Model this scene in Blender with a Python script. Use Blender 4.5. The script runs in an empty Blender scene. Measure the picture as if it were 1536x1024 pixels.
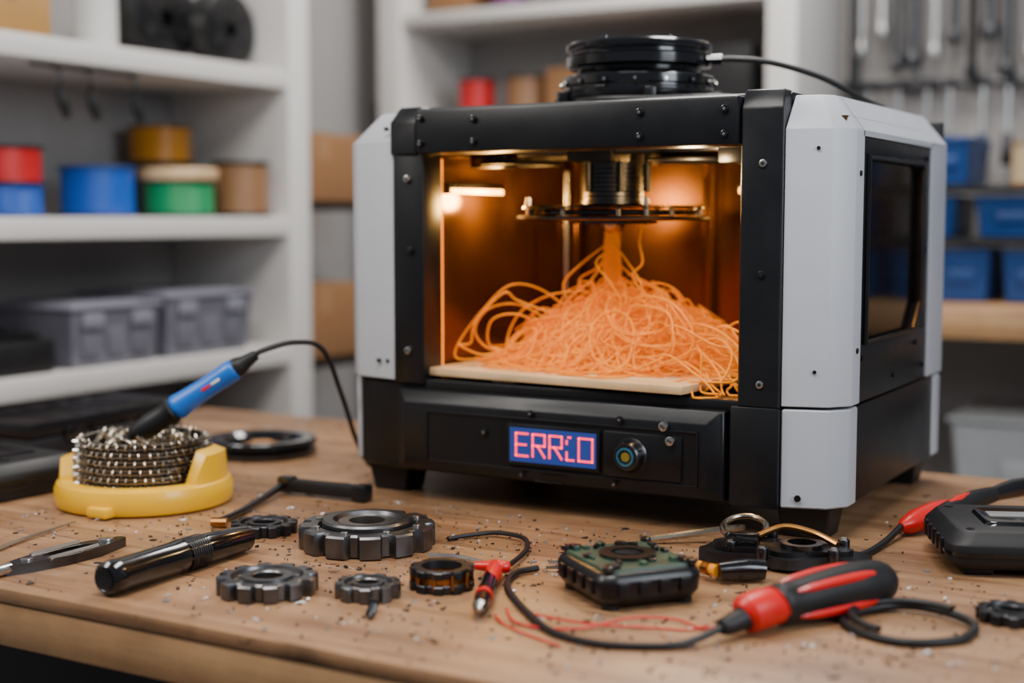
import bpy, bmesh, math, random
from mathutils import Vector, Matrix, Euler, noise
random.seed(7)
sc=bpy.context.scene
rad=math.radians

# ------------------------------------------------------------------ materials
def mat(name,col,rough=.5,metal=0.,var=.12,scale=18,bump=0.,bscale=60,emis=None,es=0.,coat=0.,trans=0.,rvar=.1,spec=.5,stretch=(1,1,1),sss=0.):
    m=bpy.data.materials.new(name); m.use_nodes=True
    nt=m.node_tree; n=nt.nodes; l=nt.links
    b=n['Principled BSDF']
    tc=n.new('ShaderNodeTexCoord'); mp=n.new('ShaderNodeMapping'); mp.inputs['Scale'].default_value=stretch
    l.new(tc.outputs['Object'],mp.inputs['Vector'])
    nz=n.new('ShaderNodeTexNoise'); nz.inputs['Scale'].default_value=scale; nz.inputs['Detail'].default_value=5
    l.new(mp.outputs['Vector'],nz.inputs['Vector'])
    mx=n.new('ShaderNodeMix'); mx.data_type='RGBA'
    c=Vector(col[:3])
    mx.inputs['A'].default_value=(*[max(0,x*(1-var)) for x in c],1)
    mx.inputs['B'].default_value=(*[min(1,x*(1+var)) for x in c],1)
    l.new(nz.outputs['Fac'],mx.inputs['Factor']); l.new(mx.outputs['Result'],b.inputs['Base Color'])
    mr=n.new('ShaderNodeMapRange'); mr.inputs['To Min'].default_value=max(0.01,rough-rvar); mr.inputs['To Max'].default_value=min(1,rough+rvar)
    l.new(nz.outputs['Fac'],mr.inputs['Value']); l.new(mr.outputs['Result'],b.inputs['Roughness'])
    b.inputs['Metallic'].default_value=metal
    b.inputs['Specular IOR Level'].default_value=spec
    b.inputs['Coat Weight'].default_value=coat
    b.inputs['Transmission Weight'].default_value=trans
    if sss: b.inputs['Subsurface Weight'].default_value=sss; b.inputs['Subsurface Scale'].default_value=.004
    if emis: b.inputs['Emission Color'].default_value=(*emis,1); b.inputs['Emission Strength'].default_value=es
    if bump:
        n2=n.new('ShaderNodeTexNoise'); n2.inputs['Scale'].default_value=bscale; n2.inputs['Detail'].default_value=4
        l.new(mp.outputs['Vector'],n2.inputs['Vector'])
        bp=n.new('ShaderNodeBump'); bp.inputs['Strength'].default_value=bump; bp.inputs['Distance'].default_value=.002
        l.new(n2.outputs['Fac'],bp.inputs['Height']); l.new(bp.outputs['Normal'],b.inputs['Normal'])
    return m

def wood_mat(name,c1,c2,plank=.0,gscale=1.,rough=.5,axis='X',worn=False):
    m=bpy.data.materials.new(name); m.use_nodes=True
    nt=m.node_tree; n=nt.nodes; l=nt.links; b=n['Principled BSDF']
    tc=n.new('ShaderNodeTexCoord')
    sx=n.new('ShaderNodeSeparateXYZ'); l.new(tc.outputs['Object'],sx.inputs[0])
    mp=n.new('ShaderNodeMapping')
    mp.inputs['Scale'].default_value=(2.2*gscale,26*gscale,26*gscale) if axis=='X' else (26*gscale,2.2*gscale,26*gscale)
    l.new(tc.outputs['Object'],mp.inputs['Vector'])
    nz=n.new('ShaderNodeTexNoise'); nz.inputs['Scale'].default_value=1.; nz.inputs['Detail'].default_value=8; nz.inputs['Roughness'].default_value=.68; nz.inputs['Distortion'].default_value=.6
    vec=mp.outputs['Vector']
    if plank:
        dv=n.new('ShaderNodeMath'); dv.operation='DIVIDE'; dv.inputs[1].default_value=plank
        l.new(sx.outputs['Y'],dv.inputs[0])
        fl=n.new('ShaderNodeMath'); fl.operation='FLOOR'; l.new(dv.outputs[0],fl.inputs[0])
        wn=n.new('ShaderNodeTexWhiteNoise'); wn.noise_dimensions='1D'; l.new(fl.outputs[0],wn.inputs['W'])
        ml=n.new('ShaderNodeVectorMath'); ml.operation='SCALE'; ml.inputs['Scale'].default_value=9; l.new(wn.outputs['Color'],ml.inputs[0])
        ad=n.new('ShaderNodeVectorMath'); ad.operation='ADD'; l.new(vec,ad.inputs[0]); l.new(ml.outputs[0],ad.inputs[1]); vec=ad.outputs[0]
    l.new(vec,nz.inputs['Vector'])
    cr=n.new('ShaderNodeValToRGB'); cr.color_ramp.elements[0].position=.34; cr.color_ramp.elements[0].color=(*c1,1)
    cr.color_ramp.elements[1].position=.64; cr.color_ramp.elements[1].color=(*c2,1)
    l.new(nz.outputs['Fac'],cr.inputs['Fac'])
    n3=n.new('ShaderNodeTexNoise'); n3.inputs['Scale'].default_value=6; n3.inputs['Detail'].default_value=8; n3.inputs['Roughness'].default_value=.62; l.new(tc.outputs['Object'],n3.inputs['Vector'])
    r3=n.new('ShaderNodeMapRange'); r3.inputs['From Min'].default_value=.3; r3.inputs['From Max'].default_value=.7; r3.inputs['To Min'].default_value=.64; r3.inputs['To Max'].default_value=1.18
    l.new(n3.outputs['Fac'],r3.inputs['Value'])
    mu=n.new('ShaderNodeVectorMath'); mu.operation='SCALE'; l.new(cr.outputs['Color'],mu.inputs[0]); l.new(r3.outputs['Result'],mu.inputs['Scale'])
    out=mu.outputs[0]
    if plank:
        r4=n.new('ShaderNodeMapRange'); r4.inputs['To Min'].default_value=.84; r4.inputs['To Max'].default_value=1.1; l.new(wn.outputs['Value'],r4.inputs['Value'])
        m2=n.new('ShaderNodeVectorMath'); m2.operation='SCALE'; l.new(out,m2.inputs[0]); l.new(r4.outputs['Result'],m2.inputs['Scale']); out=m2.outputs[0]
    if worn:
        for (scl,st,lo,hi,dk) in ((1.,(9,150,9),.62,.71,.40),(55.,(1,1,1),.64,.73,.40)):
            mq=n.new('ShaderNodeMapping'); mq.inputs['Scale'].default_value=st; l.new(tc.outputs['Object'],mq.inputs['Vector'])
            nq=n.new('ShaderNodeTexNoise'); nq.inputs['Scale'].default_value=scl; nq.inputs['Detail'].default_value=3; l.new(mq.outputs['Vector'],nq.inputs['Vector'])
            rq=n.new('ShaderNodeMapRange'); rq.inputs['From Min'].default_value=lo; rq.inputs['From Max'].default_value=hi; rq.inputs['To Min'].default_value=1; rq.inputs['To Max'].default_value=dk
            l.new(nq.outputs['Fac'],rq.inputs['Value'])
            m3=n.new('ShaderNodeVectorMath'); m3.operation='SCALE'; l.new(out,m3.inputs[0]); l.new(rq.outputs['Result'],m3.inputs['Scale']); out=m3.outputs[0]
    l.new(out,b.inputs['Base Color'])
    rr=n.new('ShaderNodeMapRange'); rr.inputs['To Min'].default_value=rough-.15; rr.inputs['To Max'].default_value=rough+.15; l.new(n3.outputs['Fac'],rr.inputs['Value']); l.new(rr.outputs['Result'],b.inputs['Roughness'])
    bp=n.new('ShaderNodeBump'); bp.inputs['Strength'].default_value=.35; bp.inputs['Distance'].default_value=.001; l.new(nz.outputs['Fac'],bp.inputs['Height']); l.new(bp.outputs['Normal'],b.inputs['Normal'])
    return m

def glass_mat(name,tint,gloss_rough=.03,ior=1.5):
    m=bpy.data.materials.new(name); m.use_nodes=True
    nt=m.node_tree; n=nt.nodes; l=nt.links
    for x in list(n):
        if x.type=='BSDF_PRINCIPLED': n.remove(x)
    o=[x for x in n if x.type=='OUTPUT_MATERIAL'][0]
    t=n.new('ShaderNodeBsdfTransparent'); t.inputs[0].default_value=(*tint,1)
    g=n.new('ShaderNodeBsdfGlossy'); g.inputs['Roughness'].default_value=gloss_rough
    f=n.new('ShaderNodeFresnel'); f.inputs['IOR'].default_value=ior
    nz=n.new('ShaderNodeTexNoise'); nz.inputs['Scale'].default_value=12
    mr=n.new('ShaderNodeMapRange'); mr.inputs['To Min'].default_value=gloss_rough*.6; mr.inputs['To Max'].default_value=gloss_rough*1.8
    l.new(nz.outputs['Fac'],mr.inputs['Value']); l.new(mr.outputs['Result'],g.inputs['Roughness'])
    mx=n.new('ShaderNodeMixShader'); l.new(f.outputs[0],mx.inputs[0]); l.new(t.outputs[0],mx.inputs[1]); l.new(g.outputs[0],mx.inputs[2]); l.new(mx.outputs[0],o.inputs[0])
    return m

BLK=mat('black_powdercoat',(.005,.0055,.007),.36,bump=.08,bscale=900,var=.25,spec=.36)
BLK2=mat('black_plastic_satin',(.005,.005,.006),.30,var=.3,spec=.4)
BLKG=mat('black_plastic_gloss',(.004,.004,.005),.14,var=.3,coat=.3)
BLKM=mat('black_rubber',(.006,.006,.007),.50,var=.3,spec=.4)
WHT=mat('grey_white_panel',(.41,.425,.46),.45,bump=.05,bscale=700,var=.05)
STEEL=mat('steel',(.55,.54,.52),.25,metal=1,var=.15)
DSTEEL=mat('dark_steel',(.08,.08,.085),.30,metal=1,var=.3,scale=60)
BRASS=mat('brass_wire',(.38,.33,.26),.28,metal=1,var=.3)
BRONZE=mat('bronze',(.40,.18,.05),.3,metal=1,var=.3)
CHAMB=mat('chamber_wall_amber_lit_steel',(.15,.066,.018),.22,metal=.75,var=.6,scale=8)  # dark steel with the amber lamp glow put into its base colour
YEL=mat('yellow_plastic',(.84,.45,.001),.33,var=.06,coat=.2)
BLUE=mat('blue_plastic',(.005,.12,.50),.35,var=.1)
REDP=mat('red_plastic',(.62,.004,.004),.35,var=.1,coat=.2)
WOODT=wood_mat('workbench_wood',(.20,.092,.040),(.38,.212,.106),plank=.11,rough=.42,worn=True)
WOODE=wood_mat('workbench_edge_wood',(.34,.175,.075),(.50,.295,.14),gscale=.8,rough=.5)
PLY=wood_mat('plywood',(.60,.37,.18),(.78,.54,.30),gscale=1.2,rough=.5)
CARD=mat('cardboard',(.28,.135,.055),.8,var=.12,scale=9)
WALLM=mat('painted_wall',(.33,.315,.305),.8,var=.06,scale=3,bump=.1,bscale=80)
SHELFW=mat('white_shelf_laminate',(.66,.64,.615),.5,var=.05,scale=4)
FLOORM=mat('concrete_floor',(.08,.075,.07),.6,var=.25,scale=4,bump=.2)
GLS=glass_mat('smoked_glass',(.72,.66,.62),.06,1.35)
CLR=glass_mat('clear_acrylic',(.80,.80,.82),.08)
FROST=mat('frosted_bin_plastic',(.14,.14,.175),.35,var=.45,scale=14,coat=.2)
LIDM=mat('bin_lid_frosted',(.23,.23,.28),.35)

# ------------------------------------------------------------------ mesh builder
class MB:
    def __init__(s): s.v=[];s.f=[];s.m=[];s.mats=[];s.M=Matrix.Identity(4)
    def mi(s,m):
        if m not in s.mats: s.mats.append(m)
        return s.mats.index(m)
    def add(s,verts,faces,m,M=None):
        T=s.M@M if M is not None else s.M
        b=len(s.v); i=s.mi(m)
        s.v+=[tuple(T@Vector(v)) for v in verts]
        s.f+=[tuple(b+k for k in f) for f in faces]; s.m+=[i]*len(faces)
    def addbm(s,bm,m,M=None):
        bm.verts.index_update()
        s.add([v.co.copy() for v in bm.verts],[[v.index for v in f.verts] for f in bm.faces],m,M); bm.free()
    def bev(s,bm,b,seg):
        if b>0:
            es=[e for e in bm.edges if e.is_manifold and e.calc_face_angle(0)>rad(28)]
            bmesh.ops.bevel(bm,geom=es,offset=b,segments=seg,affect='EDGES',profile=.5,clamp_overlap=True)
    def box(s,c,size,m,rot=(0,0,0),bev=0,seg=2):
        bm=bmesh.new(); bmesh.ops.create_cube(bm,size=1); bm.transform(Matrix.Diagonal((*size,1)))
        s.bev(bm,bev,seg); s.addbm(bm,m,Matrix.Translation(c)@Euler(rot).to_matrix().to_4x4())
    def bx(s,x0,x1,y0,y1,z0,z1,m,bev=0,seg=2):
        s.box(((x0+x1)/2,(y0+y1)/2,(z0+z1)/2),(x1-x0,y1-y0,z1-z0),m,bev=bev,seg=seg)
    def cyl(s,c,r,h,m,rot=(0,0,0),r2=None,seg=32,bev=0,bseg=2):
        bm=bmesh.new(); bmesh.ops.create_cone(bm,cap_ends=True,segments=seg,radius1=r,radius2=r if r2 is None else r2,depth=h)
        s.bev(bm,bev,bseg); s.addbm(bm,m,Matrix.Translation(c)@Euler(rot).to_matrix().to_4x4())
    def loft(s,levels,m,M=None,bev=0,seg=1):
        n=len(levels[0][1]); vs=[];fs=[]
        for z,p in levels: vs+=[(x,y,z) for x,y in p]
        for k in range(len(levels)-1):
            for i in range(n):
                j=(i+1)%n; fs.append((k*n+i,k*n+j,(k+1)*n+j,(k+1)*n+i))
        fs.append(tuple(reversed(range(n)))); t=(len(levels)-1)*n; fs.append(tuple(t+i for i in range(n)))
        bm=bmesh.new(); bv=[bm.verts.new(v) for v in vs]
        for f in fs: bm.faces.new([bv[i] for i in f])
        bmesh.ops.recalc_face_normals(bm,faces=bm.faces)
        s.bev(bm,bev,seg); s.addbm(bm,m,M)
    def lathe(s,prof,m,c=(0,0,0),rot=(0,0,0),seg=48,closed=False):
        vs=[];fs=[];n=len(prof)
        for i in range(seg):
            a=2*math.pi*i/seg
            vs+=[(r*math.cos(a),r*math.sin(a),z) for r,z in prof]
        rng=n if closed else n-1
        for i in range(seg):
            j=(i+1)%seg
            for k in range(rng):
                k2=(k+1)%n
                fs.append((i*n+k,j*n+k,j*n+k2,i*n+k2))
        s.add(vs,fs,m,Matrix.Translation(c)@Euler(rot).to_matrix().to_4x4())
    def ringf(s,outer,prof,m,seg,c=(0,0,0),rz=0):
        vs=[];fs=[];n=len(prof)
        for i in range(seg):
            a=2*math.pi*i/seg; R=outer(a)
            for k,off,z in prof:
                r=(R if k=='o' else k)+off
                vs.append((r*math.cos(a+rz),r*math.sin(a+rz),z))
        for i in range(seg):
            j=(i+1)%seg
            for k in range(n):
                k2=(k+1)%n; fs.append((i*n+k,j*n+k,j*n+k2,i*n+k2))
        s.add(vs,fs,m,Matrix.Translation(c))
    def tube(s,pts,r,m,seg=8,sm=6,closed=False,caps=True):
        P=[Vector(p) for p in pts]; rs=r if isinstance(r,(list,tuple)) else [r]*len(P)
        Q=[];RR=[]
        n=len(P)
        if sm>1:
            rng=n if closed else n-1
            for i in range(rng):
                if closed: p0,p1,p2,p3=P[(i-1)%n],P[i],P[(i+1)%n],P[(i+2)%n]
                else: p0=P[max(i-1,0)];p1=P[i];p2=P[i+1];p3=P[min(i+2,n-1)]
                for k in range(sm):
                    t=k/sm; t2=t*t;t3=t2*t
                    Q.append(.5*((2*p1)+(-p0+p2)*t+(2*p0-5*p1+4*p2-p3)*t2+(-p0+3*p1-3*p2+p3)*t3))
                    RR.append(rs[i]*(1-t)+rs[(i+1)%n]*t)
            if not closed: Q.append(P[-1]); RR.append(rs[-1])
        else: Q=P;RR=list(rs)
        N=len(Q); vs=[];fs=[]
        up=None
        for i in range(N):
            if closed: T=(Q[(i+1)%N]-Q[i-1])
            else: T=(Q[min(i+1,N-1)]-Q[max(i-1,0)])
            if T.length<1e-9: T=Vector((0,0,1))
            T.normalize()
            if up is None:
                up=Vector((0,0,1)) if abs(T.z)<.9 else Vector((1,0,0))
            up=(up-T*up.dot(T))
            if up.length<1e-6: up=T.orthogonal()
            up.normalize(); w=T.cross(up)
            for k in range(seg):
                a=2*math.pi*k/seg; vs.append(Q[i]+(up*math.cos(a)+w*math.sin(a))*RR[i])
        rng=N if closed else N-1
        for i in range(rng):
            j=(i+1)%N
            for k in range(seg):
                k2=(k+1)%seg; fs.append((i*seg+k,i*seg+k2,j*seg+k2,j*seg+k))
        if caps and not closed:
            fs.append(tuple(reversed(range(seg)))); fs.append(tuple((N-1)*seg+k for k in range(seg)))
        s.add(vs,fs,m)
    def obj(s,name,parent=None,loc=(0,0,0),rot=(0,0,0),ang=35):
        me=bpy.data.meshes.new(name); me.from_pydata(s.v,[],s.f); me.update()
        for m in s.mats: me.materials.append(m)
        me.polygons.foreach_set('material_index',s.m)
        bm=bmesh.new(); bm.from_mesh(me); bmesh.ops.recalc_face_normals(bm,faces=bm.faces); bm.to_mesh(me); bm.free()
        me.polygons.foreach_set('use_smooth',[True]*len(me.polygons))
        me.set_sharp_from_angle(angle=rad(ang)); me.update()
        o=bpy.data.objects.new(name,me); sc.collection.objects.link(o)
        o.location=loc; o.rotation_euler=rot
        if parent: o.parent=parent
        return o
def empty(name,loc=(0,0,0),rot=(0,0,0)):
    e=bpy.data.objects.new(name,None); e.empty_display_size=.05; sc.collection.objects.link(e); e.location=loc; e.rotation_euler=rot; return e
HX=rad(90)
def board(parent,name,x0,x1,y0,y1,z0,z1,mt,bev=.003):
    c=Vector(((x0+x1)/2,(y0+y1)/2,(z0+z1)/2)); m=MB(); m.box((0,0,0),(x1-x0,y1-y0,z1-z0),mt,bev=bev)
    return m.obj(name,parent,loc=c-parent.location)

# ------------------------------------------------------------------ room
m=MB(); m.bx(-2.6,1.8,-1.2,3.5,-.86,-.80,FLOORM); m.obj('floor')
m=MB(); m.bx(-2.35,-2.27,-1.2,3.48,-.8,1.9,WALLM); m.obj('wall_left')
m=MB(); m.bx(-2.27,1.8,3.40,3.48,-.8,1.9,WALLM); m.obj('wall_back')
m=MB(); m.bx(-1.02,1.8,3.385,3.40,-.8,-.70,SHELFW,bev=.003); m.obj('baseboard_back')

# workbench
TX0,TX1,TY0,TY1=-1.72,.35,.862,1.885
m=MB()
m.bx(TX0,TX1,TY0+.0,TY1,-.014,0,WOODT,bev=.002)
m.bx(TX0+.001,TX1-.001,TY0+.001,TY1-.001,-.055,-.0145,WOODE,bev=.002)
m.bx(TX0+.06,TX1-.06,TY0+.06,TY0+.10,-.13,-.055,BLK)
m.bx(TX0+.06,TX1-.06,TY1-.10,TY1-.06,-.13,-.055,BLK)
for x in (TX0+.09,TX1-.09):
    for y in (TY0+.09,TY1-.09):
        m.bx(x-.03,x+.03,y-.03,y+.03,-.8,-.055,BLK,bev=.003)
m.obj('wooden_workbench')

# left shelf unit
U=empty('white_shelf_unit',(-2.09,1.65,-.8))
for k,z in enumerate((.65,.34,.065,-.28)):
    board(U,'shelf_%d'%(k+1),-2.255,-1.92,.9,2.372,z-.04,z,SHELFW)
board(U,'end_panel_1',-2.255,-1.915,2.372,2.44,-.8,1.5,SHELFW)
board(U,'end_panel_2',-2.255,-1.915,.85,.9,-.8,1.5,SHELFW)
board(U,'back_panel',-2.268,-2.256,.9,2.372,-.8,1.5,WALLM,0)
E_=.0012
def spool(c,r,h,col,flange=None,axis='z',hub=.35,name='filament_spool'):
    mt=mat('filament_'+name,col,.32,var=.15,bump=.6,bscale=160,stretch=(.1,.1,3))
    fl=flange or BLK2
    m=MB(); rot={'z':(0,0,0),'x':(0,HX,0),'y':(HX,0,0)}[axis]
    t=h*.07
    for s in (-1,1):
        z=s*(h/2-t/2)
        m.lathe([(r*hub*.6,z-t/2),(r*.98,z-t/2),(r,z-t/4),(r,z+t/4),(r*.98,z+t/2),(r*hub*.6,z+t/2)],fl,seg=40,closed=True)
        if axis!='z':
            for k in range(6):
                a=k*math.pi/3; m.cyl((r*.62*math.cos(a),r*.62*math.sin(a),z+s*t*.4),r*.14,t*.6,BLKM,seg=16)
    n=9; prof=[(r*hub,-h/2+t)]
    for k in range(n+1):
        z=-h/2+t+(h-2*t)*k/n; prof.append((r*.93,z)); 
        if k<n: prof.append((r*.915,z+(h-2*t)/n*.5))
    prof.append((r*hub,h/2-t))
    m.lathe(prof,mt,seg=40)
    m.lathe([(r*hub*.6,-h/2+t),(r*hub,-h/2+t),(r*hub,h/2-t),(r*hub*.6,h/2-t)],fl,seg=24,closed=True)
    zc=c[2]+(h/2 if axis=='z' else r)+E_
    return m.obj(name,loc=(c[0],c[1],zc),rot=rot)
RED=(.50,.005,.008);BLU=(.002,.08,.44);GRN=(.004,.30,.10);OCH=(.54,.22,.01);TAN=(.28,.14,.065)
spool((-2.05,1.74,.34),.066,.055,BLU,mat('fl_blue',(.01,.05,.25),.4))
spool((-2.05,1.74,.3965),.066,.068,RED)
spool((-2.05,1.955,.34),.075,.095,BLU,mat('fl_blue2',(.005,.04,.20),.4))
spool((-2.155,2.235,.34),.07,.11,(.05,.05,.05))
spool((-2.155,2.235,.4515),.07,.078,OCH,mat('fl_och',(.10,.05,.01),.4))
spool((-2.0,2.125,.34),.074,.07,GRN)
m=MB(); m.lathe([(.012,0),(.076,0),(.078,.003),(.078,.021),(.076,.024),(.012,.024)],PLY,seg=40,closed=True); m.obj('wooden_spool_disc',loc=(-2.0,2.125,.4125))
spool((-1.992,2.302,.34),.062,.115,TAN)
spool((-2.08,2.15,.65),.088,.07,(.02,.02,.02),axis='x')
spool((-2.03,2.29,.65),.078,.06,(.02,.02,.02),axis='x')
spool((-2.06,1.97,.65),.045,.16,(.6,.6,.58),SHELFW)
spool((-2.1,1.80,.65),.055,.10,(.2,.2,.2))
def carton(c,size,name='cardboard_box',mt=CARD,rz=0,label=False):
    m=MB(); x,y,z=size
    m.box((0,0,z/2+E_),size,mt,bev=.003)
    m.box((0,0,z+E_+.0006),(x*.999,y*.12,.0012),mat('tape',(.40,.25,.13),.3)); 
    m.box((x/2+.0004,0,z*.8),(.001,y*.12,z*.38),mat('tape2',(.36,.2,.1),.35))
    if label: m.box((x/2+.0004,0,z*.5),(.001,y*.35,z*.3),mat('label',(.6,.58,.52),.6))
    for s in (-1,1): m.box((0,s*.003,z+E_+.0004),(x*.98,.001,.001),BLKM)
    return m.obj(name,loc=c,rot=(0,0,rz))
carton((-1.99,1.66,.65),(.12,.17,.085),mt=mat('kraft_yellow',(.42,.22,.06),.7))
def bin_(c,size,name='clear_storage_bin'):
    x,y,z=size; m=MB(); b=FROST
    t=.003
    lo=[(-x/2*.93,-y/2*.93),(x/2*.93,-y/2*.93),(x/2*.93,y/2*.93),(-x/2*.93,y/2*.93)]
    hi=[(-x/2,-y/2),(x/2,-y/2),(x/2,y/2),(-x/2,y/2)]
    vs=[(a,c_,0) for a,c_ in lo]+[(a,c_,z) for a,c_ in hi]+[(a*.98,c_*.98,t) for a,c_ in lo]+[(a*.98,c_*.98,z) for a,c_ in hi]
    fs=[(3,2,1,0)]+[(i,(i+1)%4,4+(i+1)%4,4+i) for i in range(4)]+[(8,9,10,11)]+[(8+i,12+i,12+(i+1)%4,8+(i+1)%4) for i in range(4)]+[(4+i,4+(i+1)%4,12+(i+1)%4,12+i) for i in range(4)]
    m.add(vs,fs,b)
    m.box((0,0,z+.004),(x*1.05,y*1.05,.010),LIDM,bev=.004)
    m.box((0,0,z+.010),(x*.8,y*.8,.006),LIDM,bev=.002)
    for s in (-.28,.28): m.box((x/2+.003,y*s,z-.020),(.010,.05,.028),LIDM,bev=.003)
    for k in range(3): m.box((x/2*.960,(k-1)*y*.28,z*.42),(.010,y*.2,z*.5),FROST,bev=.004)
    return m.obj(name,loc=(c[0],c[1],c[2]+E_))
bin_((-2.06,1.89,.065),(.24,.22,.105)); bin_((-2.06,2.145,.065),(.24,.25,.115))
m=MB(); m.box((0,0,.03),(.2,.19,.06),BLKM,bev=.008); m.box((.0,0,.065),(.16,.15,.012),BLK2,bev=.004); m.cyl((.02,0,.074),.04,.01,BLKG); m.obj('black_tool_tray',loc=(-2.04,1.65,.066))
carton((-2.08,2.2,-.28),(.2,.2,.2)); carton((-2.08,1.85,-.28),(.24,.25,.17),mt=BLKM); carton((-2.08,1.5,-.28),(.24,.3,.2),mt=BLKM)
m=MB()
for i,y in enumerate((1.76,1.83,1.94)):
    m.tube([(-1.96,y,.606),(-1.93,y,.595),(-1.93,y,.57),(-1.945,y+.01,.56)],.003,DSTEEL)
    m.tube([(-1.935,y,.566),(-1.935,y+.01,.54),(-1.935,y+.02,.515)],[.004,.010,.006],BLKM)
m.tube([(-1.96,1.72,.606),(-1.96,1.98,.606)],.003,DSTEEL,sm=1)
m.obj('hanging_tool_hooks')

K=empty('black_wire_rack',(-2.15,2.66,-.8))
for k,z in enumerate((.375,.005,-.4)): board(K,'shelf_%d'%(k+1),-2.265,-2.03,2.47,2.86,z-.02,z,BLK,.002)
i=0
for y in (2.475,2.855):
    for x in (-2.26,-2.035): i+=1; board(K,'post_%d'%i,x-.005,x+.005,y-.005,y+.005,-.8,.62,BLK,.001)
carton((-2.15,2.665,.375),(.2,.32,.16)); carton((-2.15,2.665,.005),(.2,.32,.175)); 
carton((-2.15,2.665,-.4),(.2,.32,.2),mt=BLKM)

V=empty('white_bookcase',(-1.6,3.2,-.8))
for k,(x0,x1) in enumerate(((-2.16,-2.09),(-1.10,-1.03))): board(V,'upright_%d'%(k+1),x0,x1,3.04,3.395,-.8,1.6,SHELFW)
for k,z in enumerate((.86,.60,.25,-.1,-.45,1.2)): board(V,'shelf_%d'%(k+1),-2.09,-1.10,3.05,3.39,z-.03,z,SHELFW)
spool((-1.93,3.16,.60),.05,.095,RED); spool((-1.80,3.2,.60),.06,.10,TAN)
carton((-1.64,3.2,.60),(.14,.14,.11)); carton((-1.45,3.2,.60),(.18,.18,.09)); carton((-1.25,3.2,.60),(.18,.18,.14),mt=BLKM)
carton((-2.0,3.2,.86),(.12,.14,.1)); spool((-1.84,3.18,.86),.055,.09,(.12,.02,.12)); spool((-1.68,3.18,.86),.06,.09,(.05,.05,.06)); carton((-1.45,3.2,.86),(.2,.2,.12))
carton((-1.9,3.2,.25),(.2,.2,.2)); carton((-1.5,3.2,.25),(.3,.2,.2),mt=BLKM); carton((-1.8,3.2,-.1),(.3,.2,.2)); carton((-1.4,3.2,-.1),(.3,.2,.2),mt=BLKM)

Bn=empty('wooden_side_bench',(-.2,3.1,-.8))
board(Bn,'top',-1.02,.6,2.84,3.38,.10,.16,WOODE)
i=0
for x in (-.98,.5):
    for yy in (2.90,3.32): i+=1; board(Bn,'leg_%d'%i,x,x+.06,yy-.03,yy+.03,-.8,.10,SHELFW)
board(Bn,'lower_shelf',-.92,.5,2.9,3.3,-.32,-.29,SHELFW)
Rk=empty('bin_rack',(-.2,3.15,.16))
for k,z in enumerate((.295,.405)): board(Rk,'shelf_%d'%(k+1),-.89,.49,3.0,3.3,z-.012,z,BLK,.001)
for k,x in enumerate((-.9,.5)): board(Rk,'side_%d'%(k+1),x-.01,x+.01,3.0,3.3,.161,.52,BLK,.001)
BBL=mat('bin_blue',(.004,.045,.19),.4); BGR=mat('bin_grey',(.12,.12,.12),.5); BLG=mat('bin_lgrey',(.30,.31,.32),.5)
def blue_bin(x,y,z,w,h,mt=BBL,d=.22):
    m=MB(); e=E_
    m.loft([(e,[(-w/2*.9,-d*.45),(w/2*.9,-d*.45),(w/2*.9,d*.45),(-w/2*.9,d*.45)]),(h,[(-w/2,-d/2),(w/2,-d/2),(w/2,d/2),(-w/2,d/2)])],mt,bev=.004)
    m.box((0,0,h-.003),(w*1.04,d*1.06,.010),mt,bev=.003); m.box((0,-d*.49,h*.5),(w*.5,.006,h*.25),mt,bev=.002)
    m.obj('parts_bin',loc=(x,y,z))
xs=-.80
for i in range(9): blue_bin(xs,3.14,.16,.115,.112,BBL if i not in(3,) else BGR); xs+=.14
for i in range(6): blue_bin(-.76+.21*i,3.14,.295,.17,.088,BBL if i!=3 else BGR)
blue_bin(-.70,3.14,.405,.1,.1); blue_bin(-.34,3.14,.405,.13,.09,BGR); blue_bin(.1,3.14,.405,.14,.1)
spool((-.545,3.1,.405),.035,.09,(.45,.34,.2),CARD)
blue_bin(-.45,3.08,-.29,.4,.22,BLG,.3); blue_bin(.1,3.08,-.29,.4,.22,BLG,.3)
TR=empty('hanging_tool_rack',(0,0,0))
m=MB(); m.bx(-1.02,.5,3.35,3.365,.635,.66,DSTEEL,bev=.002); m.bx(-1.02,.5,3.36,3.375,1.02,1.04,DSTEEL,bev=.002)
for x in (-1.0,-.5,0,.48): m.bx(x-.01,x+.01,3.365,3.4,.6,1.06,DSTEEL)
m.obj('rail',TR)
m=MB()
x=-.97
MST=mat('chrome_tool',(.42,.41,.40),.35,metal=1,var=.2)
while x<.1:
    L=random.uniform(.24,.36); r=random.uniform(.009,.017); top=1.0+random.uniform(-.02,.03)
    mt=random.choice([MST,MST,MST,DSTEEL,DSTEEL,BLKM])
    m.cyl((x,3.335,top-L/2),r,L,mt,seg=14)
    m.cyl((x,3.335,top),r*1.7,.016,mt,rot=(HX,0,0),seg=16); m.cyl((x,3.335,top-L),r*1.5,.035,mt,seg=16,bev=.004)
    x+=random.uniform(.036,.05)
m.obj('wrenches',TR)
m=MB()
x=-.95
HN=mat('handle_navy',(.01,.03,.10),.4)
while x<.1:
    L=random.uniform(.05,.15); r=random.uniform(.012,.018)
    mt=random.choice([BLKM,BLKM,DSTEEL,HN])
    m.cyl((x,3.335,.64-.06),.005,.14,MST,seg=8); m.cyl((x,3.335,.53-L/2),r,L,mt,seg=14,bev=.004,r2=r*.8)
    m.cyl((x,3.335,.645),.008,.02,DSTEEL,seg=10)
    x+=random.uniform(.05,.09)
m.obj('screwdrivers',TR)

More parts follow.
